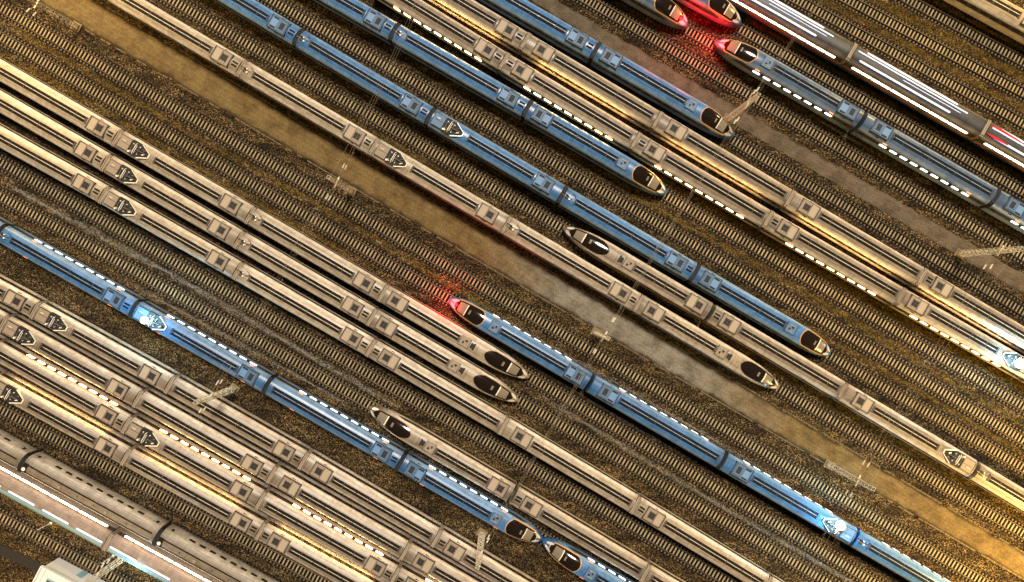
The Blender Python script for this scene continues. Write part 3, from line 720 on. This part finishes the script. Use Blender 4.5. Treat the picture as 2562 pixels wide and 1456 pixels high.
for k, A in ALN.items():
    # range in view
    ok = [i for i, x in enumerate(XS) if inview(x, A.ys[i], 98, 58)]
    if not ok: continue
    sA, sB = A.s[ok[0]], A.s[ok[-1]]
    mx, my, ma = A.at((sA+sB)/2)
    root = empty('railway_track', (mx, my, 0)); tag(root, TRACK_LABEL[k], 'railway track', 'parallel tracks of the rail yard')
    ss = np.arange(sA, sB+4, 4.0)
    for off in (-0.752, 0.752):
        mb = MB(); pf = [(-0.07,0.0),(-0.07,0.02),(-0.02,0.04),(-0.036,0.14),(-0.036,0.176),(0.036,0.176),(0.036,0.14),(0.02,0.04),(0.07,0.02),(0.07,0.0)]
        n = len(pf)
        for t in ss:
            x, y, a = A.at(t); nx, ny = -math.sin(a), math.cos(a)
            for py, pz in pf: mb.v.append((x+nx*(off+py)-mx, y+ny*(off+py)-my, pz+0.003))
        for i in range(len(ss)-1):
            for j in range(n-1):
                b = i*n+j; mb.f.append((b, b+1, b+n+1, b+n)); mb.m.append(0)
        mb.build('rail', M['rail'], root)
    fast = MB()    # fastenings
    cov = COVER.get(k, [])
    seats = []; t = sA
    while t < sB:
        x, y, a = A.at(t); t += 0.63
        seats.append((x, y, a, any(c0-0.2 < t < c1+0.2 for c0, c1 in cov)))
    bare = sorted([s for s in seats if not s[3] and abs(s[0]) < 84 and abs(s[1]) < 48], key=lambda s: s[0]**2+s[1]**2)
    solo = set(id(s) for s in bare[:100])
    rest = MB()
    for s in seats:
        if id(s) in solo: link('sleeper', SLP, root, (s[0]-mx, s[1]-my, random.uniform(-.012, .0)), s[2]+random.uniform(-.012,.012))
        else:
            c, sn = math.cos(s[2]), math.sin(s[2])
            rest.add([(s[0]-mx+x*c-y*sn, s[1]-my+x*sn+y*c, z) for x, y, z in SV], SF); rest.m[-len(SM):] = SM
    if rest.v:
        ro = rest.build('sleepers', [M['sleeper'], M['seat'], M['sleeperE']], root); ro['kind'] = 'stuff'
# ballast beds: one loose mass
bb = MB(); across = []
OFFS = [(-3.3,-0.46),(-2.5,-0.26),(-1.95,-0.10),(-1.45,-0.055),(-0.7,-0.075),(0,-0.09),(0.7,-0.075),(1.45,-0.055),(1.95,-0.10),(2.5,-0.26),(3.3,-0.46)]
for k, A in ALN.items():
    ok = [i for i, x in enumerate(XS) if inview(x, A.ys[i], 104, 64)]
    if not ok: continue
    ss = np.arange(A.s[ok[0]], A.s[ok[-1]], 0.9); n = len(OFFS); b0 = len(bb.v)
    for t in ss:
        x, y, a = A.at(t); nx, ny = -math.sin(a), math.cos(a)
        for o, z in OFFS:
            w = 0.0 if abs(o) < 1.5 else random.uniform(-.12, .12)
            bb.v.append((x+nx*(o+w), y+ny*(o+w), z+random.uniform(-.02, .0)+0.0011*k*(abs(o) > 2))); across.append(abs(o))
    for i in range(len(ss)-1):
        for j in range(n-1):
            b = b0+i*n+j; bb.f.append((b, b+n, b+n+1, b+1)); bb.m.append(0)
bo = bb.build('ballast', M['ballast'], None, True, 180); tag(bo, 'dark stone ballast heaped under and beside all the tracks', 'ballast', None, 'stuff')
at = bo.data.attributes.new('across', 'FLOAT', 'POINT'); at.data.foreach_set('value', across)

# ------------------------------------------------------------------ ground, roads
def grid(name, x0, x1, y0, y1, st, z, amp, m):
    mb = MB(); xs = np.arange(x0, x1+st, st); ys = np.arange(y0, y1+st, st)
    for x in xs:
        for y in ys: mb.v.append((x, y, z+random.uniform(-amp, amp)))
    n = len(ys)
    for i in range(len(xs)-1):
        for j in range(n-1): a = i*n+j; mb.f.append((a, a+n, a+n+1, a+1)); mb.m.append(0)
    return mb.build(name, m, None, True, 180)
g = grid('ground', -130, 130, -90, 90, 1.3, -0.36, 0.05, M['ground']); tag(g, 'brown gravelly ground between the tracks', None, None, 'structure')
mb = MB(); mb.add([(-3000,-3000,-0.62),(3000,-3000,-0.62),(3000,3000,-0.62),(-3000,3000,-0.62)], [(0,1,2,3)])
tag(mb.build('terrain', M['ground']), None, None, None, 'structure')
def strip(name, up, lo, z, m, amp=0.25, n=150):
    up = [P(x, y, z) for x, y in up]; lo = [P(x, y, z) for x, y in lo]
    xs0 = np.linspace(min(p[0] for p in up), max(p[0] for p in up), n)
    xs1 = np.linspace(min(p[0] for p in lo), max(p[0] for p in lo), n)
    cu = np.polyfit([p[0] for p in up], [p[1] for p in up], 2); cl = np.polyfit([p[0] for p in lo], [p[1] for p in lo], 2)
    mb = MB(); m_ = 8; ac = []
    for i in range(n):
        a = (xs0[i], np.polyval(cu, xs0[i])+random.uniform(-amp, amp)); b = (xs1[i], np.polyval(cl, xs1[i])+random.uniform(-amp, amp))
        for j in range(m_+1):
            t = j/m_; mb.v.append((a[0]+(b[0]-a[0])*t, a[1]+(b[1]-a[1])*t, z+0.04*math.sin(math.pi*t)+random.uniform(-.004,.004))); ac.append(t)
    for i in range(n-1):
        for j in range(m_): k = i*(m_+1)+j; mb.f.append((k, k+m_+1, k+m_+2, k+1)); mb.m.append(0)
    o = mb.build(name, m, None, True, 180); at = o.data.attributes.new('across', 'FLOAT', 'POINT'); at.data.foreach_set('value', ac); return o, cu, cl, xs0, xs1
rd, cu, cl, xu, xl = strip('dirt_road', [(10,-130),(233,0),(433,117),(853,362),(1054,482),(1214,583),(1421,707),(1554,787),(1707,880),(1851,968),(2024,1068),(2208,1180),(2561,1385),(2800,1520)],
   [(-110,-120),(117,15),(207,67),(433,205),(853,443),(1081,583),(1288,706),(1488,820),(1741,965),(1941,1085),(2074,1165),(2274,1284),(2561,1445),(2760,1560)], -0.27, M['road'])
tag(rd, 'bare dirt road running diagonally through the yard', None, None, 'structure')
r2, cu2, cl2, xu2, xl2 = strip('service_path', [(1300,-60),(1465,35),(1707,187),(1820,255),(2000,360),(2200,465),(2561,668),(2750,775)],
   [(1230,-60),(1440,70),(1707,243),(1820,312),(2000,418),(2200,528),(2561,735),(2750,845)], -0.265, M['road2'])
tag(r2, 'grey brown service path in the upper right of the yard', None, None, 'structure')
for cc, xx, sg in ((cu, xu, 1), (cl, xl, -1)):
    mb = MB(); x = xx[0]; dc = np.polyder(cc)
    while x < xx[-1]:
        a = math.atan(np.polyval(dc, x)); y = np.polyval(cc, x)+0.18*sg
        c, s = math.cos(a), math.sin(a)
        if random.random() < 0.8:
            w = random.uniform(.09, .15); dz = random.uniform(0, .05); 
            v = [(0.03,-w),(0.95,-w),(0.95,w),(0.03,w)]
            mb.add([(x+p*c-q*s, y+p*s+q*c, -0.45) for p, q in v]+[(x+p*c-q*s, y+p*s+q*c, -0.22+dz) for p, q in v], [(4,5,6,7),(0,1,5,4),(1,2,6,5),(2,3,7,6),(3,0,4,7)])
        x += 1.0*c
    tag(mb.build('kerb', M['kerb']), None, None, None, 'structure')
# loose stones and dry weeds over the ground
st = MB(); rp = lambda: rng.random()
def stones(n, fn, mn, mxs):
    for _ in range(n):
        x, y, z = fn(); r = mn+(mxs-mn)*rp()**3; a = rp()*6.28
        v = [(x+r*math.cos(a+i*1.57)*(0.8+0.4*rp()), y+r*math.sin(a+i*1.57)*(0.8+0.4*rp()), z-0.03) for i in range(4)]+[(x+r*.2*(rp()-.5), y+r*.2*(rp()-.5), z+r*0.9)]
        st.add(v, [(0,1,4),(1,2,4),(2,3,4),(3,0,4)])
keys = list(ALN)
def side_pt():
    while True:
        A = ALN[keys[int(rp()*len(keys))]]; t = rp()*A.s[-1]; x, y, a = A.at(t)
        if inview(x, y, 92, 54):
            o = (1.4+1.7*rp())*(1 if rp() < .5 else -1); zz = float(np.interp(abs(o), [1.45,1.95,2.5,3.3], [-0.05,-0.1,-0.26,-0.42]))
            return x-math.sin(a)*o, y+math.cos(a)*o, zz
stones(30000, side_pt, 0.05, 0.17)
tag(st.build('gravel', M['stone'] if 'stone' in M else concrete('loose stone', (0.05,0.034,0.017), (0.21,0.15,0.08), 1.3)), 'loose pale stones scattered on the track shoulders', 'gravel', None, 'stuff')

def zmid(k0, k1, x, y):
    d = min(abs(y-float(np.polyval(ALN[k].c, x)))*math.cos(B30) for k in (k0, k1))
    return max(float(np.interp(d, [1.95,2.5,3.3], [-0.10,-0.26,-0.46])), -0.36)
def between(k0, k1, f, x0, x1, wob, n):
    """n points on the line a fraction f of the way between two alignments, limited to x0..x1 (reference units)"""
    A, B = ALN[k0], ALN[k1]; xa, xb = P(x0, 0)[0], P(x1, 0)[0]; out = []
    for _ in range(n):
        x = xa+(xb-xa)*rp(); y0 = float(np.polyval(A.c, x)); y1 = float(np.polyval(B.c, x))
        edge = min(1.0, (x-xa)/6, (xb-x)/6)
        if rp() > edge+.1: continue
        o = rng.normal(0, wob)*(0.75+0.35*math.sin(x*0.31+k0)+0.2*math.sin(x*1.3+k1)); out.append((x, y0+(y1-y0)*f+o+0.25*math.sin(x*0.11+k0*2)))
    return out
gm = MB()
for k0, k1, f, x0, x1, wob, n in ((27,28,.5,1800,2600,.42,6500),(28,29,.55,2100,2600,.3,1500),(29,30,.5,1950,2600,.55,5000),(30,31,.5,2060,2600,.8,6000),(31,32,.45,2200,2600,.5,3500),(21,22,.5,1600,2600,.42,6500),
    (20,21,.5,1500,2600,.4,5500),(19,20,.5,1900,2600,.3,3000),(22,23,.5,1000,2600,.35,5000),(15,16,.5,0,1300,.45,5500),(14,15,.5,0,900,.35,3500),(17,18,.5,1900,2600,.35,2500),(17,18,.5,400,1200,.35,2500),(1,2,.5,-20,420,.7,3500),(16,17,.12,900,2600,.3,2500),(12,14,.5,900,1250,.3,800),(10,12,.5,1100,1700,.4,2500)):
    for x, y in between(k0, k1, f, x0, x1, wob, n):
        h = 0.06+0.16*rp(); a = rp()*6.28; b = rp()*6.28; r = 0.05+0.07*rp(); l = 0.14*rp()
        c_, s_ = math.cos(a)*r, math.sin(a)*r
        z = zmid(k0, k1, x, y)
        gm.add([(x-c_, y-s_, z-0.05), (x+c_, y+s_, z-0.05), (x+math.cos(b)*l, y+math.sin(b)*l, z+h), (x-s_, y+c_, z-0.05)], [(0,1,2),(1,3,2),(3,0,2)])
M['dry'] = mat('dry grass', (0.26, 0.17, 0.035), 0.9, 0, 0.2)
_t = NT(M['dry']); _t.con(_t.ramp(_t.noise(_t.coord('Object'), 1.2, 4, 0.7), [(0.35, (0.10, 0.066, 0.012)), (0.65, (0.42, 0.28, 0.06))]), _t.b.inputs['Base Color'])
tag(gm.build('grass', M['dry']), 'low golden dry grass in strips between the tracks', 'grass', None, 'stuff')
pg = MB()
for k0, k1, f, x0, x1, wob, n in ((10,11,.5,0,1000,.5,9000),(11,13,.35,1150,2000,.4,7000),(13,14,.5,1340,2200,.5,6500),(14,15,.45,1250,1750,.25,2500),(15,16,.4,1220,2000,.4,4500),(9,10,.55,300,900,.35,3500),(26,25,.5,2040,2200,.3,800)):
    for x, y in between(k0, k1, f, x0, x1, wob, n):
        r = 0.05+0.09*rp()**2; a = rp()*6.28; z = zmid(k0, k1, x, y)
        v = [(x+r*math.cos(a+i*1.57)*(0.8+0.4*rp()), y+r*math.sin(a+i*1.57)*(0.8+0.4*rp()), z-0.05) for i in range(4)]+[(x, y, z+r*0.8)]
        pg.add(v, [(0,1,4),(1,2,4),(2,3,4),(3,0,4)])
tag(pg.build('pale_gravel', concrete('grey chippings', (0.10,0.09,0.075), (0.42,0.385,0.33), 2.0)), 'pale grey chippings heaped in strips between tracks', 'gravel', None, 'stuff')

# ------------------------------------------------------------------ overhead line masts and headspans
def mast_mesh(hh=13.8):
    mb = MB(); wb, wt = 0.42, 0.24
    cs = [(-1,-1),(1,-1),(1,1),(-1,1)]
    for sx, sy in cs: mb.tube((sx*wb, sy*wb, 0), (sx*wt, sy*wt, hh), 0.055, 5)
    n = 14
    for i in range(n):
        z0, z1 = hh*i/n, hh*(i+1)/n; w0 = wb+(wt-wb)*i/n; w1 = wb+(wt-wb)*(i+1)/n
        for j in range(4):
            a, b = cs[j], cs[(j+1) % 4]
            if i % 2: a, b = b, a
            mb.tube((a[0]*w0, a[1]*w0, z0), (b[0]*w1, b[1]*w1, z1), 0.032, 4)
            mb.tube((a[0]*w1, a[1]*w1, z1), (b[0]*w1, b[1]*w1, z1), 0.026, 4)
    o = mb.build('lattice', M['steel']); return o
def foundation():
    mb = MB(); mb.box(-0.8,0.8,-0.7,0.7,-0.5,0.12); mb.box(-0.55,0.55,-0.5,0.5,0.12,0.32); return mb.build('foundation', M['foundation'])
def arms():
    mb = MB()
    for z, s in ((9.3,0.9),): mb.box(-0.05,0.15,-s,s,z-0.05,z+0.05)
    return mb.build('bracket', M['steel'])
MASTS = [((190,66),'at the top left corner of the dirt road'),((878,478),'beside the dirt road left of the yard centre'),((585,973),'below the lit blue train at lower left'),
 ((1492,832),'beside the dirt road right of the red-lamped nose'),((1822,297),'beside the black canopied blue nose at upper right'),((1206,1335),'near the bottom edge beside the meeting blue noses'),
 ((2075,1163),'on the dirt road near the blazing blue-white lamp'),((2402,635),'on the grey path at the right edge'),((325,1385),'behind the bright train at the lower left')]
mpos = []
for i, (p, where) in enumerate(MASTS):
    x, y = P(*p, 0.0); mpos.append((x, y))
    r = empty('catenary_mast', (x, y, -0.1), B30*-1+random.uniform(-.1,.1)); tag(r, 'pale lattice mast on a concrete block ' + where, 'catenary mast', 'lattice masts carrying the overhead line')
    put('lattice', 'lat', mast_mesh, r); put('foundation', 'fnd', foundation, r); put('bracket', 'arm', arms, r)
def insul(mb, p, d, mi=1):
    d = Vector(d).normalized(); p = Vector(p)
    for k in range(5): mb.tube(p+d*k*0.16, p+d*(k*0.16+0.07), 0.12, 10, mi)
def span(points, label, ins=(0.07, 0.93)):
    """three cross wires from point to point (world xy), insulators near the ends"""
    a = Vector((*points[0], 0)); b = Vector((*points[1], 0)); x0 = a.copy(); d = b-a; L = d.length; u = d.normalized()
    root = empty('headspan', (a.x, a.y, 0)); tag(root, label, 'headspan', 'cross wires hung between the masts')
    for z0, sag in ((13.0, 2.6), (9.4, 0.15), (8.0, 0.0)):
        mb = MB(); n = 14; prev = None
        for i in range(n+1):
            t = i/n; p = d*t; p.z = z0-4*sag*t*(1-t)
            if prev is not None: mb.tube(prev, p, 0.012, 4)
            prev = p.copy()
        mb.build('wire', M['wire'], root)
    for z in (9.4, 8.0):
        for t in ins:
            mb = MB(); q = d*t; q.z = z; insul(mb, q-u*0.35, u, 0); mb.build('insulator', M['porcelain'], root, False)
    t = 0.12
    while t < 0.9:
        mb = MB(); q = d*t; zt = 13.0-4*2.6*t*(1-t)
        mb.tube((q.x,q.y,8.0),(q.x,q.y,zt),0.008,4); mb.tube((q.x,q.y,8.0),(q.x+u.x*0.8,q.y+u.y*0.8,7.5),0.03,5); mb.build('dropper', M['wire'], root); t += 5.2/L
m = mpos
span((m[2], m[1]), 'cross wires from the lower left mast to the mast left of the yard centre')
span((m[1], P(1120,-50,0)), 'cross wires running off the top edge above the left centre mast')
span((m[5], m[3]), 'cross wires between the bottom edge mast and the mast right of the red nose')
span((m[3], m[4]), 'cross wires between the mast right of the red nose and the upper right mast')
span((m[4], P(2140,-150,0)), 'cross wires from the upper right mast across the bright train')
span((m[6], m[7]), 'cross wires between the two masts at the right, by the road and the grey path')
span((m[6], P(1840,1620,0)), 'cross wires from the road mast towards the bottom edge')
span((m[2], m[8]), 'cross wires between the lower left mast and the one behind the bright train')
span((m[0], P(-60,330,0)), 'cross wires from the top left mast towards the left edge')

# round well covers
WELL = [(1141,299,'above the middle blue train'),(620,408,'between the two empty tracks at upper left'),(948,604,'left of the yard centre beside the empty tracks'),(1208,883,'behind the red-lamped blue nose'),
 (2084,852,'beside the gold-rimmed blue nose'),(2151,741,'between the empty tracks at right'),(2533,97,'in the top right corner'),(2459,220,'second from the top right corner'),(2389,341,'below the bright train at upper right'),(800,1268,'under the cream trains near the bottom left')]
for x, y, w in WELL[:9]:
    wx, wy = P(x, y, -0.2); mb = MB()
    n = 20
    for r0, r1, z in ((0.0,0.30,0.10),(0.30,0.36,0.06),(0.36,0.52,0.12),(0.52,0.60,0.05)):
        vs = []
        for i in range(n):
            a = 2*math.pi*i/n
            vs += [(r0*math.cos(a), r0*math.sin(a), z), (r1*math.cos(a), r1*math.sin(a), z), (r1*math.cos(a), r1*math.sin(a), -0.1)]
        fs = []
        for i in range(n):
            j = (i+1) % n; fs += [(3*i,3*i+1,3*j+1,3*j),(3*i+1,3*i+2,3*j+2,3*j+1)]
        mb.add(vs, fs)
    o = mb.build('well_cover', M['foundation']); o.location = (wx, wy, -0.24); tag(o, 'round concrete well cover ' + w, 'well cover', 'round well covers')

# marker posts at the lower left
for p, w in (((125,1310),'nearer the left edge'),((281,1392),'nearer the floodlit mast')):
    x, y = P(*p, 0); mb = MB(); mb.tube((x,y,-0.4),(x,y,2.9),0.07,8); mb.box(x-.18,x+.18,y-.18,y+.18,-.5,-.15)
    tag(mb.build('marker_post', M['white']), 'thin white post below the bright train, ' + w, 'marker post', 'thin white marker posts')
# white hut
hx, hy = P(105,1420,4.0)
hut = empty('hut', (hx, hy, 0), -R(27.5)); tag(hut, 'small white flat-roofed hut with a skylight in the bottom left corner', 'hut')
mb = MB(); mb.box(0, 9.5, -6.0, 0, -0.6, 3.7); mb.build('wall', M['roofwhite'], hut)
mb = MB(); mb.box(-0.25, 9.75, -6.25, 0.25, 3.7, 4.0); mb.box(-0.25,9.75,0.1,0.25,4.0,4.2); mb.box(-0.25,0.0,-6.25,0.1,4.0,4.2); mb.box(0.55,0.75,-6.2,0.1,4.0,4.12); rf = mb.build('roof', M['roofwhite'], hut)
mb = MB(); mb.box(1.6,3.6,-2.5,-1.1,4.0,4.22,0); mb.box(1.72,2.55,-2.38,-1.22,4.2,4.24,1); mb.box(2.65,3.48,-2.38,-1.22,4.2,4.24,1); mb.build('skylight', [M['teal'], M['glassU']], hut)
mb = MB(); mb.box(4.6,5.6,0,0.05,-0.3,2.0); mb.build('door', M['teal'], hut)
# shade left of the lower left track, put in as a dark sheet
mb = MB(); pts = [(-80,1318),(0,1362),(70,1392),(140,1432),(220,1475)]; n = len(pts)
for x, y in pts:
    a = P(x,y,-.3); b = P(x-4,y+26,-.3); mb.v += [(a[0],a[1],-0.27),(b[0],b[1],-0.27)]
for i in range(n-1): mb.f.append((2*i,2*i+2,2*i+3,2*i+1)); mb.m.append(0)
tag(mb.build('shade_strip', M['painted_shade']), None, None, None, 'structure')

# ------------------------------------------------------------------ lamps that shine in the photograph
def pl(px, py, z, col, w, r=0.25, dx=0, dy=0):
    l = bpy.data.lights.new('lamp', 'POINT'); l.color = col; l.energy = w; l.shadow_soft_size = r
    o = bpy.data.objects.new('lamp', l); C.objects.link(o); x, y = P(px, py, z); o.location = (x+dx, y+dy, z); return o
def work_lamp(px, py, z, w, label, r=0.34):
    x, y = P(px, py, z); root = empty('work_lamp', (x, y, z)); tag(root, label, 'work lamp', 'blue-white work lamps'); r *= 1.35
    mb = MB(); mb.tube((0,0,-0.9),(0,0,-0.15),0.05); mb.box(-.3,.3,-.3,.3,-0.95,-0.88); mb.build('stand', M['dsteel'], root)
    me = bpy.data.meshes.new('bulb'); import bmesh
    bm = bmesh.new(); bmesh.ops.create_uvsphere(bm, u_segments=16, v_segments=10, radius=r); bm.to_mesh(me); bm.free(); me.materials.append(M['arc']); link('bulb', me, root)
    pl(px, py, z+1.6, (0.28, 0.70, 1.0), w*2.6, 0.4)
work_lamp(361, 801, 4.9, 900, 'glaring blue-white lamp on the pantograph well of the lit blue train at lower left', 0.42)
work_lamp(2103, 1315, 4.9, 1500, 'blazing blue-white lamp on the centre blue train near the lower right', 0.55)
work_lamp(2553, 910, 4.9, 1300, 'blazing blue-white lamp on the cream train at the right edge', 0.55)
pl(318, 1440, 5.0, (0.5, 0.85, 1.0), 900, 0.4)
pl(975, 22, 3.2, (0.6, 0.82, 1.0), 260, 0.2, 0.6, 2.2)
for (px, py) in ((1129, 757), (1795, 101), (1716, 47)):
    pl(px, py, 3.0, (1, 0.008, 0.014), 1000, 0.4)
    pl(px-8, py-4 if px != 1716 else py+6, 2.6, (1, 0.008, 0.014), 900, 0.4)
# yard floodlights on tall poles just outside the picture
def flood(x, y, z, w, tx, ty, ang=150, col=(1.0, 0.66, 0.28)):
    l = bpy.data.lights.new('yard_floodlight', 'SPOT'); l.energy = w; l.color = col; l.spot_size = R(ang); l.spot_blend = 0.6; l.shadow_soft_size = 0.8
    o = bpy.data.objects.new('yard_floodlight', l); C.objects.link(o); o.location = (x, y, z)
    o.rotation_euler = (Vector((tx, ty, 0))-Vector((x, y, z))).to_track_quat('-Z', 'Y').to_euler()
flood(-84, 56, 27, 52000, -30, 22, 150, (1,.68,.26)); flood(94, -52, 25, 150000, 70, -38, 140, (1,.64,.16))
flood(-92, -62, 26, 26000, -50, -35); flood(92, 62, 26, 60000, 60, 40, 150, (1,.66,.18))

# ------------------------------------------------------------------ world, key light, camera
w = bpy.data.worlds.new('World'); bpy.context.scene.world = w; w.use_nodes = True
nt = w.node_tree; bg = nt.nodes['Background']
sky = nt.nodes.new('ShaderNodeTexSky'); sky.sky_type = 'NISHITA'; sky.sun_disc = False
SE, SR = R(58), R(-25)
sky.sun_elevation = R(4); sky.sun_rotation = SR; sky.dust_density = 6.0; sky.air_density = 2.0
nt.links.new(sky.outputs[0], bg.inputs[0]); bg.inputs[1].default_value = 0.022
sl = bpy.data.lights.new('sun', 'SUN'); sl.energy = 4.2; sl.angle = R(14); sl.color = (1.0, 0.88, 0.73)
so = bpy.data.objects.new('sun', sl); C.objects.link(so)
so.rotation_euler = Vector((-0.10, -0.42, -1.0)).to_track_quat('-Z', 'Y').to_euler()
cam = bpy.data.cameras.new('camera'); cam.sensor_width = 36; cam.lens = 36*F/2562; cam.clip_start = 1; cam.clip_end = 6000
co = bpy.data.objects.new('camera', cam); C.objects.link(co); co.location = (0, 0, H); co.rotation_euler = (0, 0, 0)
sc = bpy.context.scene; sc.camera = co
sc.view_settings.view_transform = 'Standard'; sc.view_settings.look = 'None'; sc.view_settings.exposure = 0.32
sc.cycles.use_denoising = True; sc.cycles.max_bounces = 4; sc.cycles.diffuse_bounces = 1; sc.cycles.glossy_bounces = 2
sc.cycles.use_light_tree = True; sc.cycles.sample_clamp_indirect = 3.0; sc.cycles.sample_clamp_direct = 12.0
